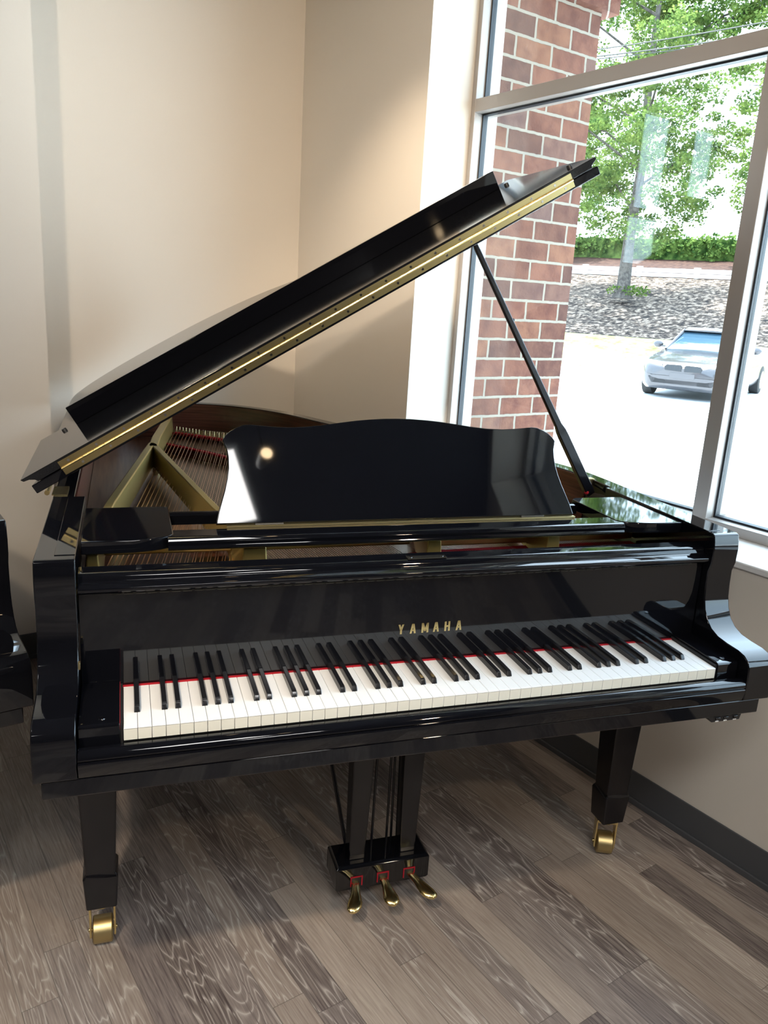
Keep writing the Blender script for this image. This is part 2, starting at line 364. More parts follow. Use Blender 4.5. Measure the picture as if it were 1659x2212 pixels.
# ceiling lights (troffers) and track spots
def toworld(u, v, z): return (u*math.cos(TH)-v*math.sin(TH), u*math.sin(TH)+v*math.cos(TH), z)
def troffer(u, v, label):
    t = thing('ceiling_light', label, 'ceiling light', toworld(u, v, CEIL), TH, 'recessed light panels in the ceiling')
    a, b = .30, .32
    fr = MB().box(-a-.02, -a, -b-.02, b+.02, -.02, 0).box(a, a+.02, -b-.02, b+.02, -.02, 0).box(-a, a, -b-.02, -b, -.02, 0).box(-a, a, b, b+.02, -.02, 0)
    build('frame', fr, SILLM, t); build('diffuser', MB().box(-a, a, -b, b, -.012, -.004), PANEL, t)
TRO = [(-.2, -1.93), (-1.5, -1.93), (-2.6, .6), (-.2, -4.3), (-2.6, -4.3)]  # first panel mirrors in the desk; the others are added to brighten the room
for i, (u, v) in enumerate(TRO):
    troffer(u, v, ['recessed ceiling light panel above the keyboard player', 'added recessed ceiling light panel left of the one over the player', 'added recessed ceiling light panel nearest the left wall', 'added recessed ceiling light panel farther back on the window side', 'added recessed ceiling light panel farther back on the left side'][i])
def spot(u, v, aim, e, label):
    L = Vector(toworld(u, v, 2.78)); A = Vector(aim); d = (A-L).normalized()
    t = thing('spot_lamp', label, 'lamp', L, 0, 'ceiling spot lamps')
    st_ = MB().tube([(0,0,CEIL-2.78), (0,0,.03)], .008, 8); build('stem', st_, HOUS, t)
    h = MB().tube([-d*.07, -d*.05, d*.02, d*.06], [.02, .028, .034, .036], 16); build('housing', h, HOUS, t, smooth=True)
    build('bulb', MB().tube([d*.0605, d*.066, d*.070], [.030, .029, .012], 16), BULB, t, smooth=True)
    l = bpy.data.lights.new('spot_light', 'SPOT'); l.energy = e; l.spot_size = math.radians(62); l.spot_blend = .9; l.color = (1, .80, .58); l.shadow_soft_size = .05
    lo = bpy.data.objects.new('spot_light', l); COL.objects.link(lo); lo.parent = t; lo.location = d*.09; lo.rotation_euler = (-d).to_track_quat('Z', 'Y').to_euler()
spot(.263, -1.475, (1.05, 2.05, 1.9), 95, 'black ceiling spot lamp aimed at the corner behind the piano')
spot(-1.2, -1.30, (.1, 2.3, 1.6), 62, 'black ceiling spot lamp aimed at the far wall on the left')
spot(-.9, -.9, (-.15, .35, 0), 75, 'black ceiling spot lamp aimed at the floor left of the piano')
spot(.9, -3.0, (.75, -.25, 0), 45, 'added black ceiling spot lamp by the window wall, brightening the front floor')  # extra lamp added to brighten the floor in front of the piano
spot(.70, .85, (1.12, 1.95, 1.2), 38, 'black ceiling spot lamp above the piano aimed down into the corner')

# ------------------------------------------------------------------ grand piano (x along the keys, y into the piano)
XL, XR, AW = -.143, 1.354, .069
K = 1.2246; PITCH_K = K/52
ARM = [(.586,.984),(.147,.984),(.140,.981),(.136,.965),(.133,.945),(.134,.915),(.141,.893),(.140,.86),(.137,.83),(.130,.806),(.118,.785),(.100,.770),(.076,.761),(.045,.758),(.010,.757),(-.010,.753),(-.024,.744),(-.031,.730),(-.033,.70),(-.031,.655),(.586,.655)]
def rim_path(ys=1.0):
    pts = [(XR,.586),(XR,.70),(1.345,.82),(1.30,.98),(1.20,1.14),(1.06,1.30),(.93,1.45),(.83,1.60),(.755,1.75),(.67,1.92),(.555,2.06),(.42,2.155),(.26,2.195),(.10,2.19),(-.03,2.14),(-.11,2.05),(-.143,1.92),(-.143,1.6),(-.143,1.1),(-.143,.586)]
    return spline([(x, .586+(y-.586)*ys) for x, y in pts], 5)
def piano_case(root, ys=1.0, closed=False):
    # side arms (cheeks): one part each, with a thin inlaid cap that leaves the hairline seen on the top
    for k, (a, b) in enumerate(((XL, XL+AW), (XR-AW, XR))):
        arm = build('side_arm', MB().prism_x(ARM, a, b), LACQ, root, .0022)
        if k == 0: build('arm_cap', MB().box(b-.036, b-.001, .165, .585, .9835, .9853), LACQ, arm, .0006, seg=1)
        else: build('arm_cap', MB().box(a+.001, a+.036, .165, .585, .9835, .9853), LACQ, arm, .0006, seg=1)
    out = rim_path(ys); inn = offset(out, .046)
    rim = MB(); n = len(out); Z0, Z1 = .655, .984
    vs = [(x,y,Z0) for x,y in out] + [(x,y,Z1) for x,y in out] + [(x,y,Z0) for x,y in inn] + [(x,y,Z1) for x,y in inn]
    fs = []
    for i in range(n-1):
        fs += [(i, i+1, n+i+1, n+i), (2*n+i+1, 2*n+i, 3*n+i, 3*n+i+1), (n+i, n+i+1, 3*n+i+1, 3*n+i), (i+1, i, 2*n+i, 2*n+i+1)]
    fs += [(0, n, 3*n, 2*n), (n-1, 2*n+n-1, 3*n+n-1, n+n-1)]
    rim.add(vs, fs); r = build('rim', rim, LACQ, root, .002)
    if not closed:
        li, lo_ = offset(out, .0462), offset(out, .050); m = MB(); ids = [i for i in range(n) if not (out[i][1] < .72 and out[i][0] > 1)]
        a = [li[i] for i in ids]; b = [lo_[i] for i in ids]; k = len(a)
        vs = [(x,y,.80) for x,y in a] + [(x,y,.9815) for x,y in a] + [(x,y,.80) for x,y in b] + [(x,y,.9815) for x,y in b]; fs = []
        for i in range(k-1): fs += [(i, i+1, k+i+1, k+i), (2*k+i+1, 2*k+i, 3*k+i, 3*k+i+1), (k+i, k+i+1, 3*k+i+1, 3*k+i), (i+1, i, 2*k+i, 2*k+i+1)]
        fs += [(0, k, 3*k, 2*k), (k-1, 3*k-1, 4*k-1, 2*k-1)]
        m.add(vs, fs); build('rim_veneer', m, VEN, r, smooth=True)
    build('keybed', MB().box(-.131, 1.335, -.026, .42, .620, .6545), LACQ, root, .0025)
    slip = [(.004,.6555),(-.028,.6555),(-.031,.664),(-.0335,.676),(-.0335,.683),(-.030,.6845),(-.0325,.689),(-.031,.696),(-.025,.7015),(-.016,.7035),(-.008,.7015),(-.003,.697),(.002,.690)]
    build('key_slip', MB().prism_x(slip, XL+AW+.001, XR-AW-.001), LACQ, root, .0006, seg=1, smooth=True)
    return out, inn, r
def leg(root, x, y, turn=0.0, label=None):
    lg = MB()
    def sq(hw, hd, z, b=.010): return [(x-hw+b,y-hd,z),(x+hw-b,y-hd,z),(x+hw,y-hd+b,z),(x+hw,y+hd-b,z),(x+hw-b,y+hd,z),(x-hw+b,y+hd,z),(x-hw,y+hd-b,z),(x-hw,y-hd+b,z)]
    B = .003
    lg.loft([sq(.0325,.0325,.106,B), sq(.0372,.0372,.188,B), sq(.0318,.0318,.199,B), sq(.0462,.0462,.621,B)])
    L = build('leg', lg, SATIN, root, .0015, label=label)
    c = MB(); M = Matrix.Translation((x, y, 0)) @ Matrix.Rotation(turn, 4, 'Z')
    q = MB().box(-.028,.028,-.022,.024,.098,.1065); q.tube([(0,0,.09),(0,0,.108)], .016, 12)
    for s in (-1, 1): q.prism_x([(-.018,.098),(.016,.098),(.004,.018),(-.018,.018)], s*.0262-.0022, s*.0262+.0022)
    q.tube([(-.031,-.006,.031),(.031,-.006,.031)], .005, 8)
    q.tf(M); cs = build('caster', q, BRASS, L, .0006, seg=1)
    wv = MB(); wv.tube([(-.0215,-.006,.0305),(-.0190,-.006,.0305),(.0190,-.006,.0305),(.0215,-.006,.0305)], [.0275,.0303,.0303,.0275], 28); wv.tf(M)
    build('caster_wheel', wv, BRASSD, L, smooth=True)
    return L

POS = (.6055, .34, 0)
piano = thing('grand_piano', 'glossy black grand piano with open propped lid and exposed keyboard, standing beside the window', 'piano', POS, 0, None, POS)
OUT, INN, RIM = piano_case(piano)
leg(piano, -.060, .338, .0); leg(piano, 1.262, .338, -.42); leg(piano, .33, 1.80, .5)

# control box below the right end of the keybed
ub = MB().add([(1.206,-.022,.6195),(1.297,-.022,.6195),(1.297,.05,.6195),(1.206,.05,.6195),(1.221,-.020,.604),(1.295,-.020,.604),(1.295,.05,.604),(1.221,.05,.604)], [(0,1,2,3),(7,6,5,4),(4,5,1,0),(5,6,2,1),(6,7,3,2),(7,4,0,3)])
unit = build('control_box', ub, RUBBER, piano, .0008, seg=1)
for k, x in enumerate((1.228, 1.250, 1.275)):
    build('button', MB().box(x, x+.0125, -.0245, -.019, .611, .6165), EBONY, unit, .0006, seg=1)
    pr = MB(); pr.box(x+.001, x+.010, -.0245, -.0243, .6055, .6078)
    if k < 2: pr.box(x+.0045, x+.0065, -.0245, -.0243, .6088, .6100)
    pr.tf(Matrix.Translation((0, .0028, 0))); build('button_print', pr, PRINT, unit)

# fallboard with lip, hinge, letters
fb = [(.2085,.66),(.2085,.943),(.205,.9475),(.173,.9465),(.1665,.9445),(.1625,.9405),(.1605,.9335),(.156,.9305),(.1455,.929),(.1405,.9265),(.1395,.921),(.142,.9165),(.150,.9130),(.1605,.9115),(.1605,.905),(.1585,.727),(.1585,.66)]
FB = build('fallboard', MB().prism_x(fb, XL+AW+.0015, XR-AW-.0015), LACQ, piano, .0008, seg=2)
hg = MB().box(-.02, 1.25, .1565, .162, .9085, .9112)
for i in range(60): hg.tube([(-.015+i*.021,.1575,.9090), (-.015+i*.021+.0165,.1575,.9090)], .0021, 6)
build('fallboard_hinge', hg, PLATE, FB)
pl = MB().box(.558, .643, .1665, .184, .9462, .9486); build('name_plate', pl, PLATE, FB, .0004, seg=1)
for x in (.566, .635): build('screw', MB().tube([(x,.1755,.9484),(x,.1755,.9494)], .0032, 12), CHROME, FB, smooth=True)
def fby(z): return .1585 + (.1605-.1585)*(z-.727)/(.905-.727)
def letter(ch, x0, wd, h, z0):
    s = .0042; B = []
    def bar(a, b, t=s):           # stroke from a to b, cut level at both ends
        B.append([(a[0]-t/2,a[1]),(a[0]+t/2,a[1]),(b[0]+t/2,b[1]),(b[0]-t/2,b[1])])
    if ch == 'Y': bar((.0+s/2,h),(wd/2,h*.42)); bar((wd-s/2,h),(wd/2,h*.42)); bar((wd/2,h*.48),(wd/2,0))
    if ch == 'A': bar((s/2,0),(wd/2-.0006,h)); bar((wd-s/2,0),(wd/2+.0006,h)); B.append([(.0035,h*.25),(wd-.0035,h*.25),(wd-.0045,h*.40),(.0045,h*.40)])
    if ch == 'M': bar((s/2,0),(s/2,h)); bar((wd-s/2,0),(wd-s/2,h)); bar((wd/2,h*.15),(s*.55,h), s*.95); bar((wd/2,h*.15),(wd-s*.55,h), s*.95)
    if ch == 'H': bar((s/2,0),(s/2,h)); bar((wd-s/2,0),(wd-s/2,h)); B.append([(s,h*.42),(wd-s,h*.42),(wd-s,h*.60),(s,h*.60)])
    m = MB()
    for q in B:
        r1 = [(x0+a, fby(z0+b)-.0001, z0+b) for a, b in q]; r2 = [(x0+a, fby(z0+b)-.0011, z0+b) for a, b in q]
        m.loft([r1, r2])
    return m
for i, ch in enumerate('YAMAHA'):
    wd = {'Y': .0125, 'A': .0135, 'M': .0155, 'H': .0125}[ch]
    build('letter_'+ch.lower(), letter(ch, .5435+i*.0258, wd, .0215, .7865), BRASS, FB)

# key blocks, felt, lock
for a, b in ((XL+AW+.0015, -.0055), (K+.006, XR-AW-.0015)):
    kb = build('key_block', MB().prism_x([(.157,.655),(.157,.735),(.010,.735),(.003,.733),(0,.728),(0,.655)], a, b), LACQ, piano, .0012)
    xm = (a+b)/2 + (.004 if a < 0 else 0)
    build('screw', MB().tube([(xm,.022,.7345),(xm,.022,.7362)], .0055, 14), CHROME, kb, smooth=True)
    build('inner_rail', MB().box(b+.0004, -.0006, .004, .157, .655, .7295) if a < 0 else MB().box(K+.0006, a-.0004, .004, .157, .655, .7295), RUBBER, kb)
build('key_felt', MB().box(-.005, K+.005, .1510, .1575, .7232, .7256).box(-.0056, -.0050, .004, .157, .72, .7335), RED, piano)
build('lock_plate', MB().box(XL+AW-.0002, XL+AW+.0035, .098, .108, .792, .805), BRASSD, piano, .0005, seg=1)
# keys
wk0 = build('white_key', MB().box(.0004, PITCH_K-.0004, 0, .1585, .702, .7222).box(.0004, PITCH_K-.0004, -.0012, .1585, .7222, .7245), [WHITE], piano, .0007, seg=2)
wf0 = build('key_front', MB().box(.0006, PITCH_K-.0006, -.0007, .0002, .7015, .7218), KFRONT, wk0)
for i in range(1, 52):
    c = copy_part(wk0, piano, (i*PITCH_K, 0, 0)); copy_part(wf0, c)
bk = MB().loft([[( -.0056,y,z) if k==0 else (.0056,y,z) if k==1 else (.0044,y,z2) if k==2 else (-.0044,y,z2) for k in range(4)] for y, z, z2 in ((.0500,.7238,.7262),(.0545,.7238,.7345),(.0600,.7238,.7357),(.1580,.7238,.7362))])
bk0 = None
for i in range(52):
    if 'ABCDEFG'[i % 7] in 'BE' or i == 51: continue
    if bk0 is None: bk0 = build('black_key', bk, EBONY, piano, .0011, seg=3); bk0.location = ((i+1)*PITCH_K, 0, 0); bk0.location = ((i+1)*PITCH_K, 0, 0)
    else: copy_part(bk0, piano, ((i+1)*PITCH_K, 0, 0))
build('key_frame', MB().box(0, K, .008, .150, .657, .700), RUBBER, piano)

# inside: soundboard, iron plate, struts, strings
sbp = [(x, y) for x, y in offset(OUT, .051)]
build('soundboard', MB().prism_z([(XR-AW-.001,.21)] + sbp + [(XL+AW+.001,.21)], .832, .842), SPRUCE, piano)
HS = [(.165,2.085),(.217,2.10),(.30,2.03),(.398,1.94),(.52,1.83),(.66,1.66),(.78,1.48),(.93,1.27),(1.07,1.08),(1.19,.92),(1.25,.78)]
HSs = spline(HS, 3)
ringo = [p for p in offset(OUT, .053) if p[0] > .15 and p[1] > .78]          # from treble towards the tail
plate = MB().prism_z(HSs + ringo, .866, .8735); 
PLT = build('iron_plate', plate.box(XL+AW+.002, XR-AW-.002, .212, .362, .858, .868), GOLD, piano, .001, seg=1)
def strut(pts, wt, wb, zb=.872, zt=.938):
    m = MB(); rings = []
    pts = [Vector((x, y)) for x, y in pts]
    for i, p in enumerate(pts):
        d = (pts[min(i+1, len(pts)-1)]-pts[max(i-1, 0)]).normalized(); nn = Vector((-d.y, d.x))
        a = wt[i] if isinstance(wt, list) else wt; b = wb[i] if isinstance(wb, list) else wb
        c1, c2, c3, c4 = p+nn*b/2, p+nn*a/2, p-nn*a/2, p-nn*b/2
        rings.append([(*c1, zb), (*(p+nn*(a+.004)/2), zt-.03), (*c2, zt), (*c3, zt), (*(p-nn*(a+.004)/2), zt-.03), (*c4, zb)])
    return m.loft(rings)
build('plate_strut', strut([(-.052,.30),(-.050,.48),(-.022,.72),(.100,1.50)], .022, [.036,.034,.030,.030]), GOLD, PLT, .003, smooth=True)
build('plate_strut', strut([(.268,.31),(.272,.40),(.258,.50),(.222,.64),(.104,1.49)], [.048,.046,.030,.020,.020], [.092,.088,.055,.034,.030]), GOLD, PLT, .003, smooth=True)
build('plate_strut', strut([(.102,1.44),(.120,1.62),(.160,1.90),(.185,2.08)], .030, .040), GOLD, PLT, .003, smooth=True)
build('plate_strut', strut([(.672,.31),(.690,.40),(.712,.50),(.80,.80),(.93,1.20)], [.030,.028,.022,.020,.020], [.056,.050,.036,.03,.03]), GOLD, PLT, .002, smooth=True)
build('plate_strut', strut([(.975,.31),(.985,.40),(.998,.50),(1.05,.75),(1.10,.98)], [.028,.026,.022,.020,.020], [.052,.046,.034,.03,.03]), GOLD, PLT, .002, smooth=True)
build('strut_nose_bolt', MB().tube([(.112,1.43,.842),(.112,1.43,.885)], .013, 14), BRASSD, PLT, smooth=True)
build('added_dark_panel', MB().box(XL+AW+.002, XR-AW-.002, .363, .61, .843, .850), VEN, piano)  # dark board added to darken the gap below the strings
build('capo_bar', MB().box(.70, 1.282, .432, .462, .8835, .934).box(.31, .66, .432, .462, .8905, .934).box(-.035, .235, .432, .462, .8915, .925), GOLD, PLT, .004)
# bridges and felts
def ribbon(pts, w_, z0, z1):
    p = spline(pts, 4); a = offset(p, w_/2); b = offset(p, -w_/2); m = MB()
    return m.loft([[(*a[i], z0), (*a[i], z1), (*b[i], z1), (*b[i], z0)] for i in range(len(p))])
build('bass_bridge', ribbon([(.150,1.84),(.24,1.73),(.34,1.60),(.44,1.47),(.55,1.34)], .032, .842, .876), VEN, piano)
build('long_bridge', ribbon([(.36,1.66),(.50,1.50),(.70,1.22),(.90,.98),(1.10,.74),(1.24,.60)], .03, .842, .872), VEN, piano)
build('string_felt', ribbon([(.205,2.035),(.29,1.965),(.385,1.88),(.50,1.78),(.62,1.64)], .024, .874, .8822), RED, piano)
build('string_felt', ribbon([(.150,1.80),(.205,1.735),(.29,1.63),(.36,1.53),(.46,1.40)], .016, .876, .8822), RED, piano)
build('string_felt', MB().prism_z([(.44,.364),(1.275,.364),(1.275,.43),(1.00,.43),(.72,.42),(.58,.395)], .870, .8785), RED, piano)
nb = 0
def bass(x):       # a bass string crossing y=.36 at x
    t = (x+.031)/(.136+.031)
    x1 = .217+t*.181; y1 = 2.10-t*.155; sl = (x1-x)/(y1-.36)
    return (x-sl*.12, .24), (x1, y1)
BX = [-.031+.0112*i for i in range(8)]
for j in range(11):
    for e in (0, .0058): BX.append(.062+j*.0158+e)
hp = MB(); s0 = []
for i, x in enumerate(BX):
    a, b = bass(x); r = .0013 if i < 8 else .0009
    s = MB().tube([(*a, .884), (*b, .885)], r, 5); build('string', s, COPPER, piano, smooth=True)
    hp.tube([(b[0], b[1], .873), (b[0]+.001, b[1]-.004, .896)], .0022, 6)
for i in range(54):
    x = .318+.0062*i; a = (x+.012, .24); b = (x-.20+.0022*i*.6, 1.42-.006*i)
    s = MB().tube([(*a, .8795), (*b, .875)], .00065, 4); build('string', s, STEEL, piano)
tr = MB()
for i in range(90):
    x = .705+.0063*i
    if .955 < x < 1.0: continue
    tr.tube([(x, .30, .8815), (x-.05, .48, .8815), (x-.10, 1.0-(x-.7)*.75, .8755)], .0005, 3)
o = build('treble_strings', tr, STEEL, piano); o['kind'] = 'stuff'
for i in range(36):
    a = HSs[0]; hp.tube([(.41+.02*i, 1.925-.0236*i if i < 34 else 1.1, .873), (.411+.02*i, 1.921-.0236*i if i < 34 else 1.1, .893)], .002, 5)
hpo = build('hitch_pins', hp, CHROME, PLT); hpo['kind'] = 'stuff'
tp = MB()
for i in range(64):
    x = .60+.0104*i
    if .668 < x < .70 or .962 < x < .995: continue
    for k, y in enumerate((.338, .354)):
        xx = x+.003*k; tp.tube([(xx, y, .866), (xx, y-.003, .890)], .0026, 7)
tpo = build('tuning_pins', tp, CHROME, PLT, smooth=True); tpo['kind'] = 'stuff'

# music desk and its frame
fr_ = build('desk_frame', MB().prism_x([(.318,.953),(.318,.979),(.272,.9795),(.264,.977),(.260,.970),(.262,.963),(.259,.957),(.262,.953)], .090, 1.132).prism_x([(.460,.948),(.460,.970),(.466,.973),(.482,.973),(.484,.968),(.484,.948)], .100, 1.122), LACQ, piano, .0008, seg=1)
blk = [(-.0705,.500),(.1020,.500),(.1020,.288),(.094,.276),(.078,.266),(.055,.259),(.025,.2535),(-.0705,.2515)]
for s in (0, 1):
    pr = blk if s == 0 else [(1.2235-x, y) for x, y in blk][::-1]
    if s == 1: pr = [(1.2845,.2515),(1.1975,.2535),(1.168,.259),(1.145,.266),(1.129,.276),(1.1215,.288),(1.1215,.487),(1.135,.500),(1.2845,.500)]
    build('desk_side_shelf', MB().prism_z(pr, .9545, .9805), LACQ, fr_, .002)
half = [(0,.236),(.03,.2355),(.07,.233),(.10,.230),(.14,.2245),(.18,.2185),(.22,.214),(.26,.2125),(.30,.2145),(.325,.217),(.34,.2185),(.355,.217),(.37,.2105),(.383,.203),(.393,.193),(.399,.184),(.3965,.175),(.3925,.163),(.3905,.145),(.391,.120),(.3945,.098),(.401,.072),(.408,.050),(.415,.027),(.4195,.008),(.421,0.0)]
prof = [(x, h) for x, h in half] + [(-x, h) for x, h in half[::-1][:-1]]
ty, tz = .11/math.hypot(.11,.208), .208/math.hypot(.11,.208); CXD = .611
def dk(x, h, t): return (CXD+x, .330+ty*h+tz*t, .985+tz*h-ty*t)
desk = build('music_desk', MB().loft([[dk(x,h,0) for x,h in prof], [dk(x,h,.013) for x,h in prof]]), LACQ, piano, .0022, seg=3)
build('desk_hinge', MB().box(CXD-.40, CXD+.42, .3195, .3330, .9785, .9832), BRASSD, desk, .0004, seg=1)
for x in (.30, .92): build('hinge_knuckle', MB().tube([(x-.03,.327,.9835),(x+.03,.327,.9835)], .0032, 8), PLATE, desk, smooth=True)
build('desk_prop', MB().tube([(.611,.44,1.14),(.611,.474,.975)], .005, 8), BRASSD, desk)

# lid, folded front flap, continuous hinge
LX0, LZ0, LYF, PH, LW = -.17068, 1.00275, .5439, .53903, 1.50966
cph, sph = math.cos(PH), math.sin(PH)
def lp(a, y, off): return (LX0+a*cph-off*sph, y, LZ0+a*sph+off*cph)
outl = [(x-XL+.012 if x < .6 else x-XL+.014, y) for x, y in offset(rim_path(), -.012)]
outl = [(min(max(a+.010, 0), LW), y) for a, y in outl]
outl = [(a, y) for a, y in outl if y > LYF+.03]
main = [(LW, LYF)] + outl + [(0, LYF)]
def prof_end(o0, o1, a_in):   # ogee cut into the free ends of the fold edge
    return None
lid = build('lid', MB().loft([[lp(a, y, 0) for a, y in main], [lp(a, y, .0205) for a, y in main]]), LACQ, piano, .0018)
fy1 = 1.020
flp = MB().loft([[lp(a, LYF, o) for a, o in ((-.012,.0425),(-.008,.036),(.004,.034),(.014,.028),(.018,.0222),(LW-.016,.0222),(LW-.014,.028),(LW-.004,.033),(LW+.003,.037),(LW+.001,.0425))],
                 [lp(a, fy1, o) for a, o in ((-.012,.0425),(-.008,.036),(.004,.034),(.014,.028),(.018,.0222),(LW-.016,.0222),(LW-.014,.028),(LW-.004,.033),(LW+.003,.037),(LW+.001,.0425))]])
flap = build('lid_flap', flp, DUSTY, piano, .0012)
build('flap_lip', MB().loft([[lp(a, .934, o) for a, o in ((.101,.0425),(1.4385,.0425),(1.4385,.0925),(.101,.0925))], [lp(a, .950, o) for a, o in ((.101,.0425),(1.4385,.0425),(1.4385,.0925),(.101,.0925))]]), LACQ, flap, .0015)
for a, y in ((.066, .945), (1.452, .915), (1.47, .60)):
    bq = MB(); q = [lp(a+.007*math.cos(2*PI*k/12), y+.007*math.sin(2*PI*k/12), .0425) for k in range(12)]; q2 = [lp(a+.006*math.cos(2*PI*k/12), y+.006*math.sin(2*PI*k/12), .0485) for k in range(12)]
    build('rubber_buffer', bq.loft([q, q2]), RUBBER, flap)
HA, HB = .074, 1.435
def strip(a0, a1, o0, o1, y0, y1): return [[lp(a0,y0,o0),lp(a1,y0,o0),lp(a1,y0,o1),lp(a0,y0,o1)], [lp(a0,y1,o0),lp(a1,y1,o0),lp(a1,y1,o1),lp(a0,y1,o1)]]
hm = MB().loft(strip(HA, HB, .0050, .0198, LYF-.0016, LYF-.0001)).loft(strip(HA, HB, .0228, .0376, LYF-.0016, LYF-.0001))
n_k = 52
for i in range(n_k):
    a0 = HA+(HB-HA)*i/n_k; a1 = HA+(HB-HA)*(i+.965)/n_k
    hm.tube([lp(a0, LYF-.0030, .0213), lp(a1, LYF-.0030, .0213)], .0030, 8)
hinge = build('continuous_hinge', hm, BRASS, piano)
scr = None
for k, off in enumerate((.0122, .0305)):
    for i in range(20):
        a = HA+.022+(HB-HA-.044)*(i + (.0 if k else .35))/19.4
        if scr is None:
            q = MB(); c = lp(0, LYF-.0016, 0); q.tube([(c[0], c[1]-.0009, c[2]), (c[0], c[1]+.001, c[2])], .0030, 10)
            scr = build('hinge_screw', q, CHROME, hinge, smooth=True); base = Vector(lp(0, 0, 0)); scr.location = Vector(lp(a, 0, off))-base
        else: copy_part(scr, hinge, Vector(lp(a, 0, off))-base)
build('side_hinge', MB().box(XL-.003, XL+.030, .60, .68, .9842, .9865).tube([(XL-.012,.595,.992),(XL-.012,1.9,.992)], .006, 8), BRASS, piano)
# prop stick
B0, T0v = Vector((1.282,.655,.950)), Vector(lp(1.168, .60, -.002))
dirp = (T0v-B0); Lp = dirp.length; dirp.normalize(); side = dirp.cross(Vector((0,1,0))).normalized(); dep = side.cross(dirp)
ps = MB(); rg = []
for t, wd, dd in ((0,.024,.020),(.02,.027,.022),(.26,.026,.022),(.285,.0255,.018),(.31,.019,.014),(.55,.0155,.013),(.97,.0125,.012),(1.0,.011,.010)):
    p = B0+dirp*Lp*t; rg.append([p+side*wd/2+dep*dd/2, p-side*wd/2+dep*dd/2, p-side*wd/2-dep*dd/2, p+side*wd/2-dep*dd/2])
prop = build('prop_stick', ps.loft(rg), SATIN, piano, .0025)
kb_ = B0+dirp*Lp*.72-side*.008
build('stick_knob', MB().sphere(tuple(kb_+side*.0), .0045, 6), RUBBER, prop, smooth=True)
build('prop_latch', MB().tube([(1.270,.66,.953),(1.300,.70,.972)], .006, 8).box(1.285,1.315,.69,.71,.968,.986), BRASSD, prop)
build('latch_felt', MB().sphere((1.266,.648,.957), .007, 6), RED, prop, smooth=True)
build('prop_cup', MB().loft([[lp(1.155,.585,-.006),lp(1.185,.585,-.006),lp(1.185,.585,0),lp(1.155,.585,0)],[lp(1.155,.62,-.006),lp(1.185,.62,-.006),lp(1.185,.62,0),lp(1.155,.62,0)]]), BRASSD, lid)
# pedal lyre
ly = build('pedal_lyre', MB().loft([[(.484,.302,.044),(.716,.302,.044),(.716,.392,.044),(.484,.392,.044)],[(.479,.300,.050),(.721,.300,.050),(.721,.394,.050),(.479,.394,.050)],[(.479,.300,.106),(.721,.300,.106),(.721,.394,.106),(.479,.394,.106)],[(.486,.307,.113),(.714,.307,.113),(.714,.387,.113),(.486,.387,.113)]]), LACQ, piano, .0015)
for x0, x1, xt0, xt1 in ((.516,.556,.516,.566), (.648,.688,.642,.694)):
    build('lyre_post', MB().loft([[(x0,.322,.112),(x1,.322,.112),(x1,.362,.112),(x0,.362,.112)],[(xt0-.004,.318,.621),(xt1+.008,.318,.621),(xt1+.008,.366,.621),(xt0-.004,.366,.621)]]), SATIN, ly, .003)
for (a, b) in (((.588,.372,.10),(.592,.372,.622)), ((.642,.376,.10),(.634,.376,.622)), ((.628,.372,.10),(.626,.372,.622))):
    build('pedal_rod', MB().tube([a, b], .0032, 10), SATIN, ly, smooth=True)
for x0, x1 in ((.528,.455), (.672,.745)):
    build('lyre_brace', MB().tube([(x0,.395,.10),(x1,.60,.622 if x0 > .6 else .622)], .005, 10), SATIN, ly, smooth=True)
for cxp, spl in ((.531, -.029), (.599, .002), (.668, .034)):
    pd = MB(); rings = []
    for t, wd, hh, dz in ((0,.009,.005,0),(.25,.0105,.0055,.001),(.45,.0115,.006,.0015),(.62,.0155,.0065,.001),(.78,.0190,.007,-.0005),(.90,.0180,.0065,-.0015),(.97,.0125,.005,-.003),(1,.005,.003,-.004)):
        y = .312-t*.098; zc = .0665+dz-.008*t
        rings.append([(cxp+spl*t**1.2+wd*math.cos(2*PI*k/16), y, zc+hh*math.sin(2*PI*k/16)*(1.0)) for k in range(16)])
    pd.loft(rings); P_ = build('pedal', pd, BRASS, ly, smooth=True)
    build('slot_felt', MB().box(cxp-.0155,cxp+.0155,.2982,.3002,.0795,.0825).box(cxp-.0155,cxp-.0125,.2982,.3002,.055,.0795).box(cxp+.0125,cxp+.0155,.2982,.3002,.055,.0795), RED, ly)
    build('pedal_slot', MB().box(cxp-.0125,cxp+.0125,.2990,.3001,.052,.0795), RUBBER, ly)

# ------------------------------------------------------------------ second grand piano on the left, lid closed
P2 = (-.165+.033*.2975*0, .24, 0)
# its front right corner sits at P2; it stands square to the room
ox = XR; oy = -.033
pos2 = Vector((P2[0], P2[1], 0)) + Matrix.Rotation(TH, 3, 'Z') @ Vector((.6055-ox, .34-oy, 0))
piano2 = thing('grand_piano', 'black grand piano with closed lid at the left edge, only its right arm visible', 'piano', pos2, TH, None, (.6055, .34, 0))
OUT2, INN2, RIM2 = piano_case(piano2, .62, True)
leg(piano2, -.060, .338); leg(piano2, 1.262, .338, .3); leg(piano2, .33, 1.25, .5)
lidp = [(XR-.002,.60)] + [(x, y) for x, y in offset(rim_path(.62), .002)][1:-1] + [(XL+.002,.60)]
build('lid', MB().prism_z(lidp, .9865, 1.008), LACQ, piano2, .002)
build('fallboard', MB().prism_x([(.20,.66),(.20,.975),(.150,.975),(.140,.93),(.115,.86),(.07,.80),(.02,.775),(-.012,.768),(-.018,.745),(-.014,.71),(.0,.706),(.0,.66)], XL+AW+.002, XR-AW-.002), LACQ, piano2, .002)
build('lid_flap', MB().box(XL+AW+.002, XR-AW-.002, .21, .60, .955, .976), LACQ, piano2, .002)
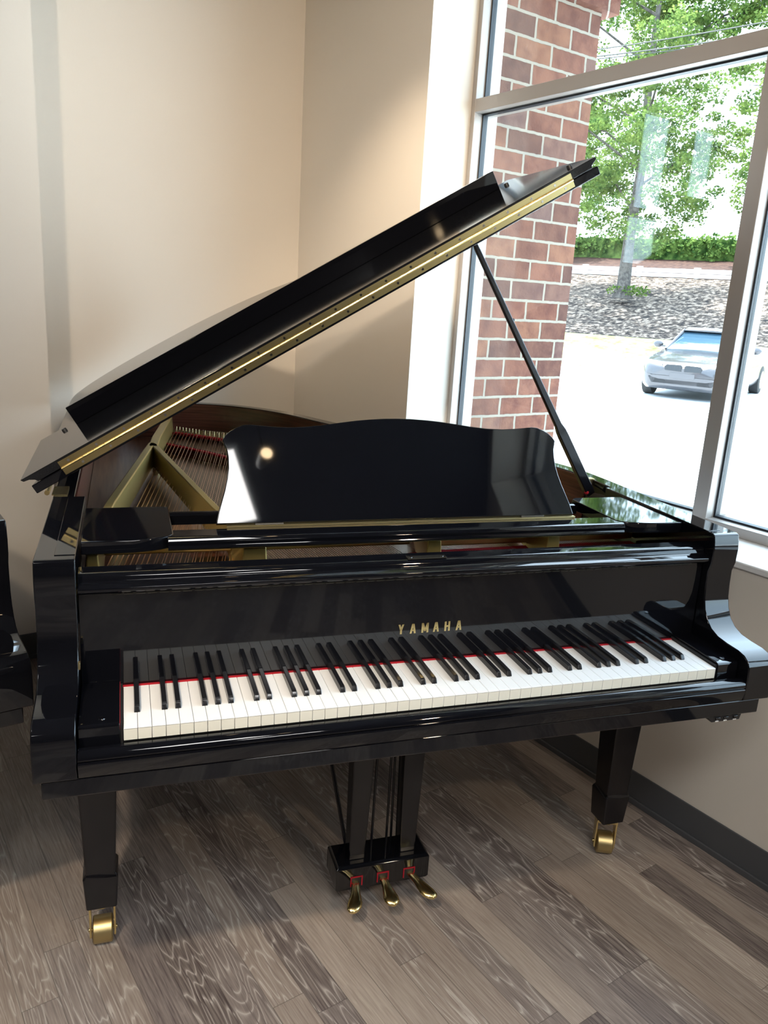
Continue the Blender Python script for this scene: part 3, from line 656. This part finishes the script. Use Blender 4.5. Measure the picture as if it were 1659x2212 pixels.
ly2 = build('pedal_lyre', MB().box(.484,.716,.30,.39,.045,.112).box(.52,.56,.32,.36,.112,.62).box(.65,.69,.32,.36,.112,.62), SATIN, piano2, .003)

# ------------------------------------------------------------------ outside
pier = MB().box(1.925, 2.458, 1.362, 2.40, -.3, 2.655).box(1.925, 2.530, 1.330, 2.40, 2.655, CEIL)
struct('wall_pier', pier, BRICK)
struct('trim_2', MB().box(1.89, 2.12, -5.1, 1.36, -.3, .80), LEDGE, .004)
# terrain strips run along one direction; W is the distance away from the building
WA = math.radians(42); wdir = Vector((math.cos(WA), math.sin(WA), 0)); pdir = Vector((-wdir.y, wdir.x, 0))
def terr(wpts, p0, p1, n, jitter=0, seed=1):
    rnd = random.Random(seed); m = MB(); vs = []; cols = n+1
    for j, (w_, z) in enumerate(wpts):
        for i in range(cols):
            p = p0+(p1-p0)*i/n; q = wdir*w_+pdir*p
            vs.append((q.x, q.y, z+(rnd.uniform(-jitter, jitter) if 0 < j < len(wpts)-1 else 0)))
    fs = [(j*cols+i, j*cols+i+1, (j+1)*cols+i+1, (j+1)*cols+i) for j in range(len(wpts)-1) for i in range(n)]
    return m.add(vs, fs)
GZ = -.15
def sub(a, za, b, zb, n): return [(a+(b-a)*i/n, za+(zb-za)*i/n) for i in range(n+1)]
lot = build('parking_lot', terr([(-6, GZ-.01), (2.0, GZ-.01), (23.0, GZ)], -45, 60, 2), CONC); lot['kind'] = 'structure'
g_ = build('grass_strip', terr(sub(23.0, GZ, 27.2, .68, 6), -45, 60, 60, .04, 2), GRASS, smooth=True); tag(g_, 'dry yellow-green grass strip between parking lot and mulch bank', 'grass', kind='stuff')
mu = build('mulch_bank', terr(sub(27.2, .68, 36.0, 3.02, 26), -45, 60, 260, .045, 3), MULCH); tag(mu, 'sloping bank covered in wood chip mulch below the white fence', 'mulch', kind='stuff')
mr = build('mulch_bed', terr(sub(36.0, 3.02, 42.0, 4.15, 6), -45, 60, 60, .05, 4), MULCHR); tag(mr, 'red-brown mulch bed between the white fence and hedge', 'mulch', kind='stuff')
fg = build('far_lawn', terr(sub(42.0, 4.15, 90.0, 6.0, 4), -60, 80, 4), GRASS); tag(fg, 'pale lawn beyond the hedge', 'lawn', kind='stuff')
def az(a, d, z): return Vector((.0153+d*math.cos(math.radians(a)), -1.2829+d*math.sin(math.radians(a)), z))
# white rail fence
def fen(p, w_=36.1): q = wdir*w_+pdir*p; return q
fence = thing('rail_fence', 'low white rail fence along the top of the mulch bank', 'fence', (*fen(8).to_tuple()[:2], 3.02))
fence.location = (0, 0, 0)
def rail(z0, z1):
    m = MB(); a, b = fen(-30), fen(40); n_ = wdir*.04
    return m.loft([[(*(a-n_).to_tuple()[:2], z0), (*(a+n_).to_tuple()[:2], z0), (*(a+n_).to_tuple()[:2], z1), (*(a-n_).to_tuple()[:2], z1)], [(*(b-n_).to_tuple()[:2], z0), (*(b+n_).to_tuple()[:2], z0), (*(b+n_).to_tuple()[:2], z1), (*(b-n_).to_tuple()[:2], z1)]])
build('rail', rail(3.05, 3.21), VINYL, fence); build('rail', rail(3.235, 3.41), VINYL, fence)
p0_ = None
for i in range(26):
    q = fen(-29.6+i*2.4+1.52-.0)
    if p0_ is None:
        p0_ = build('post', MB().box(q.x-.075, q.x+.075, q.y-.075, q.y+.075, 2.9, 3.42).box(q.x-.10, q.x+.10, q.y-.10, q.y+.10, 3.42, 3.47), VINYL, fence); q00 = q
    else: copy_part(p0_, fence, (q.x-q00.x, q.y-q00.y, 0))
def leaves(m, c, r, n, size, rnd, flat=1.0):
    for _ in range(n):
        while True:
            p = Vector((rnd.uniform(-1, 1), rnd.uniform(-1, 1), rnd.uniform(-1, 1)))
            if p.length < 1: break
        p = Vector((p.x*r, p.y*r, p.z*r*flat))+c
        s = size*rnd.uniform(.6, 1.3); a = Vector((rnd.gauss(0, 1), rnd.gauss(0, 1), rnd.gauss(0, .7))).normalized(); b = a.cross(Vector((rnd.gauss(0, 1), rnd.gauss(0, 1), rnd.gauss(0, 1)))).normalized()
        m.add([p-a*s*.5, p+b*s*.32+a*s*.05, p+a*s*.5, p-b*s*.32+a*s*.05], [(0, 1, 2, 3)])
def tree(base, H, crown_bot, R, seed, label, group=None, nclu=230, lpc=62, lean=(0,0), size=.17, clear=None):
    rnd = random.Random(seed); t = thing('tree', label, 'tree', base, 0, group, tuple(base))
    tr_ = MB(); top = base+Vector((lean[0], lean[1], H*.93))
    pts = [base+Vector((0,0,-.2)), base+Vector((0,0,.25))]+[base+(top-base)*k/6+Vector((rnd.uniform(-.12,.12), rnd.uniform(-.12,.12), 0)) for k in range(1, 7)]
    tr_.tube(pts, [.42,.26,.20,.17,.14,.10,.06,.02], 8)
    fo = MB(); ends = []
    for k in range(22):
        z = rnd.uniform(.22, .92); o = base+(top-base)*z
        an = k*2.4+rnd.uniform(-.4,.4); hgt = base.z+crown_bot+(H-crown_bot)*(z-.1)
        f = (z*H-crown_bot*.6)/(H-crown_bot*.6); rad = R*max(.25, math.sin(min(1,max(.06,f))**.7*PI)**.6)
        e = o+Vector((math.cos(an)*rad, math.sin(an)*rad, rad*.35+.3)); mid = (o+e)/2+Vector((0,0,.35))
        tr_.tube([o, mid, e], [.055,.035,.012], 5); ends += [e, (mid+e)/2, mid]
    build('trunk', tr_, BARK, t, smooth=True)
    for k in range(nclu):
        if rnd.random() < .55: c = rnd.choice(ends)+Vector((rnd.gauss(0,.45), rnd.gauss(0,.45), rnd.gauss(0,.4)))
        else:
            f = rnd.uniform(0, 1); z = crown_bot+(H-crown_bot)*f; rad = R*math.sin(max(.08,f**.75)*PI*.97)**.6*math.sqrt(rnd.uniform(.05,1)); an = rnd.uniform(0, 2*PI)
            c = base+Vector((math.cos(an)*rad+lean[0]*f, math.sin(an)*rad+lean[1]*f, z))
        if c.z < base.z+crown_bot*.8: continue
        leaves(fo, c, rnd.uniform(.28, .62), lpc, size, rnd, .6)
    build('foliage', fo, LEAF, t)
    return t
tree(az(56.4, 33.3, 2.2), 14.5, 2.1, 4.9, 11, 'leafy green tree with a pale trunk standing on the mulch bank', None, 760, 120, size=.135)
tree(az(62.0, 47, 4.3), 10.5, 1.4, 3.4, 5, 'dense green tree behind the hedge beside the brick pier', None, 330, 90, size=.15)
tree(az(47.5, 40, 4.0), 9.0, 2.6, 2.9, 9, 'sparse green tree at the right end of the hedge', None, 150, 55)
# hedge
hed = thing('hedge', 'clipped green hedge above the red-brown mulch bed', 'hedge', wdir*42.2+pdir*2+Vector((0,0,4.0)), 0, None, tuple(wdir*42.2+pdir*2+Vector((0,0,4.0))))
hm_ = MB(); rnd = random.Random(3)
for i in range(520):
    p = rnd.uniform(-12, 22); q = wdir*(42.2+rnd.uniform(-.5,.5))+pdir*p+Vector((0,0,rnd.uniform(4.25,5.2)))
    leaves(hm_, q, .45, 34, .20, rnd, .7)
build('foliage', hm_, HEDGEL, hed)
core = MB(); a, b = wdir*42.25+pdir*-12, wdir*42.25+pdir*22
core.loft([[(*(a-wdir*.35).to_tuple()[:2],4.0),(*(a+wdir*.35).to_tuple()[:2],4.0),(*(a+wdir*.35).to_tuple()[:2],5.1),(*(a-wdir*.35).to_tuple()[:2],5.1)],[(*(b-wdir*.35).to_tuple()[:2],4.0),(*(b+wdir*.35).to_tuple()[:2],4.0),(*(b+wdir*.35).to_tuple()[:2],5.1),(*(b-wdir*.35).to_tuple()[:2],5.1)]])
build('stems', core, HEDGEL, hed)
# low weeds at the foot of the tree
we = MB()
for a_, d_ in ((56.0,33.0),(55.6,33.2),(55.2,33.4),(56.9,33.2)):
    b_ = az(a_, d_, 2.3)
    leaves(we, b_, .35, 60, .12, rnd, .6)
tag(build('weeds', we, LEAF), 'low green weeds around the foot of the tree trunk', 'weeds', kind='stuff')
# power lines
def wire(e0, e1, r, lab):
    m = MB(); pts = []
    for k in range(13):
        a_ = 64-(64-44)*k/12; el = e0+(e1-e0)*(59.6-a_)/9.4; d_ = 27
        pts.append(az(a_, d_, 1.457+d_*math.tan(math.radians(el))))
    m.tube(pts, r, 6); return tag(build('power_line', m, WIRE), lab, 'power line')
wire(15.50, 16.62, .018, 'topmost of the three black power lines crossing before the tree')
wire(15.12, 16.05, .020, 'middle one of the three black power lines crossing before the tree')
wire(14.98, 15.85, .014, 'lowest of the three black power lines crossing before the tree')

# ------------------------------------------------------------------ car (local: nose at +x... built with s = distance back from the nose)
fc = az(51.9, 17.0, GZ); hd = math.radians(51.9+180-13)      # heading of the nose, turned so that its flank shows at the right
ca = thing('car', 'grey sedan parked facing the window, half hidden by the frame', 'car', fc, hd)
def cb(name, mb, m, parent=ca, **k): return build(name, mb, m, parent, **k)
def sec(s, wd, zb, zm, zt, cr=.03):
    h = [(0,zb),(wd*.86,zb),(wd*.96,zb+.08),(wd,zb+.20),(wd,zm),(wd*.975,zt-.05),(wd*.90,zt),(wd*.5,zt+cr*.8),(0,zt+cr)]
    full = h + [(-y, z) for y, z in h[-2:0:-1]]
    return [(-s, y, z) for y, z in full]
body = MB().loft([sec(0,.60,.26,.45,.60,.01), sec(.06,.74,.20,.48,.66,.02), sec(.25,.85,.17,.52,.72,.03), sec(.7,.90,.17,.56,.80,.045), sec(1.2,.905,.17,.60,.87,.05), sec(1.55,.905,.17,.62,.92,.03), sec(2.6,.905,.17,.62,.93,.02), sec(3.9,.90,.18,.66,.96,.03), sec(4.45,.84,.22,.66,.97,.02), sec(4.62,.74,.28,.62,.80,.01)])
bd = cb('body', body, CARP, smooth=True)
def gs(s, wd, z): return [(-s,-wd,z-.0),(-s,wd,z-.0)]
gh = MB().loft([[(-1.42,-.74,.90),(-1.42,.74,.90),(-1.42,.73,.92),(-1.42,-.73,.92)],[(-2.15,-.78,.90),(-2.15,.78,.90),(-2.15,.57,1.335),(-2.15,-.57,1.335)],[(-3.3,-.77,.90),(-3.3,.77,.90),(-3.3,.56,1.35),(-3.3,-.56,1.35)],[(-4.2,-.70,.93),(-4.2,.70,.93),(-4.2,.66,.96),(-4.2,-.66,.96)]])
cb('windows', gh, CARG, smooth=True)
rf = MB().loft([[(-2.02,-.585,1.315),(-2.02,.585,1.315),(-2.02,.56,1.335),(-2.02,0,1.35),(-2.02,-.56,1.335)],[(-2.5,-.60,1.345),(-2.5,.60,1.345),(-2.5,.57,1.385),(-2.5,0,1.40),(-2.5,-.57,1.385)],[(-3.3,-.59,1.34),(-3.3,.59,1.34),(-3.3,.56,1.37),(-3.3,0,1.385),(-3.3,-.56,1.37)],[(-3.75,-.58,1.16),(-3.75,.58,1.16),(-3.75,.55,1.19),(-3.75,0,1.20),(-3.75,-.55,1.19)]])
cb('roof', rf, CARP, smooth=True)
for s in (-1, 1):
    cb('pillar', MB().tube([(-1.44,s*.745,.915),(-2.08,s*.575,1.335)], .03, 6), CARP)
    cb('side_mirror', MB().sphere((-1.72,s*1.0,1.0), .10, 6, (.6,1.1,.75)).box(-1.75,-1.69,min(s*.85,s*.95),max(s*.85,s*.95),.95,.98), CARP, smooth=True)
    cb('headlight', MB().loft([[(-.06,s*.42,.615),(-.06,s*.42,.70),(-.10,s*.42,.71)],[(-.16,s*.70,.60),(-.16,s*.70,.71),(-.26,s*.70,.735)],[(-.32,s*.84,.62),(-.32,s*.84,.70),(-.42,s*.84,.73)]]).tf(Matrix.Translation((.035,0,0))), LAMPM, smooth=True)
    gr = cb('kidney_grille', MB().loft([[(.012,s*.03,.555),(.012,s*.345,.565),(.012,s*.36,.63),(.012,s*.32,.675),(.012,s*.05,.68),(.012,s*.025,.65)],[(-.05,s*.03,.555),(-.05,s*.345,.565),(-.05,s*.36,.63),(-.05,s*.32,.675),(-.05,s*.05,.68),(-.05,s*.025,.65)]]), CARK)
    sl_ = MB()
    for k in range(9): y = s*(.06+k*.034); sl_.box(.012,.016,y-.0015,y+.0015,.565,.67)
    cb('grille_slats', sl_, CARG, gr)
    cb('fog_lamp', MB().sphere((-.11,s*.67,.40), .055, 6, (.5,1,1)), LAMPM, smooth=True)
    for sx in (.80, 3.65):
        ty = cb('wheel', MB().tube([(-sx,s*.70,.315),(-sx,s*.72,.315),(-sx,s*.90,.315),(-sx,s*.915,.315)], [.29,.315,.315,.29], 24), TYRE, smooth=True)
        cb('rim', MB().tube([(-sx,s*.912,.315),(-sx,s*.92,.315)], .20, 12), CHROME, ty)
cb('lower_intake', MB().loft([[(.0,-.58,.30),(.0,.58,.30),(.0,.66,.42),(.0,.45,.38),(.0,-.45,.38),(.0,-.66,.42)],[(-.15,-.62,.30),(-.15,.62,.30),(-.15,.70,.42),(-.15,.48,.38),(-.15,-.48,.38),(-.15,-.70,.42)]]), CARK)
cb('number_plate', MB().box(-.02,.016,-.24,.24,.42,.52), CARP)
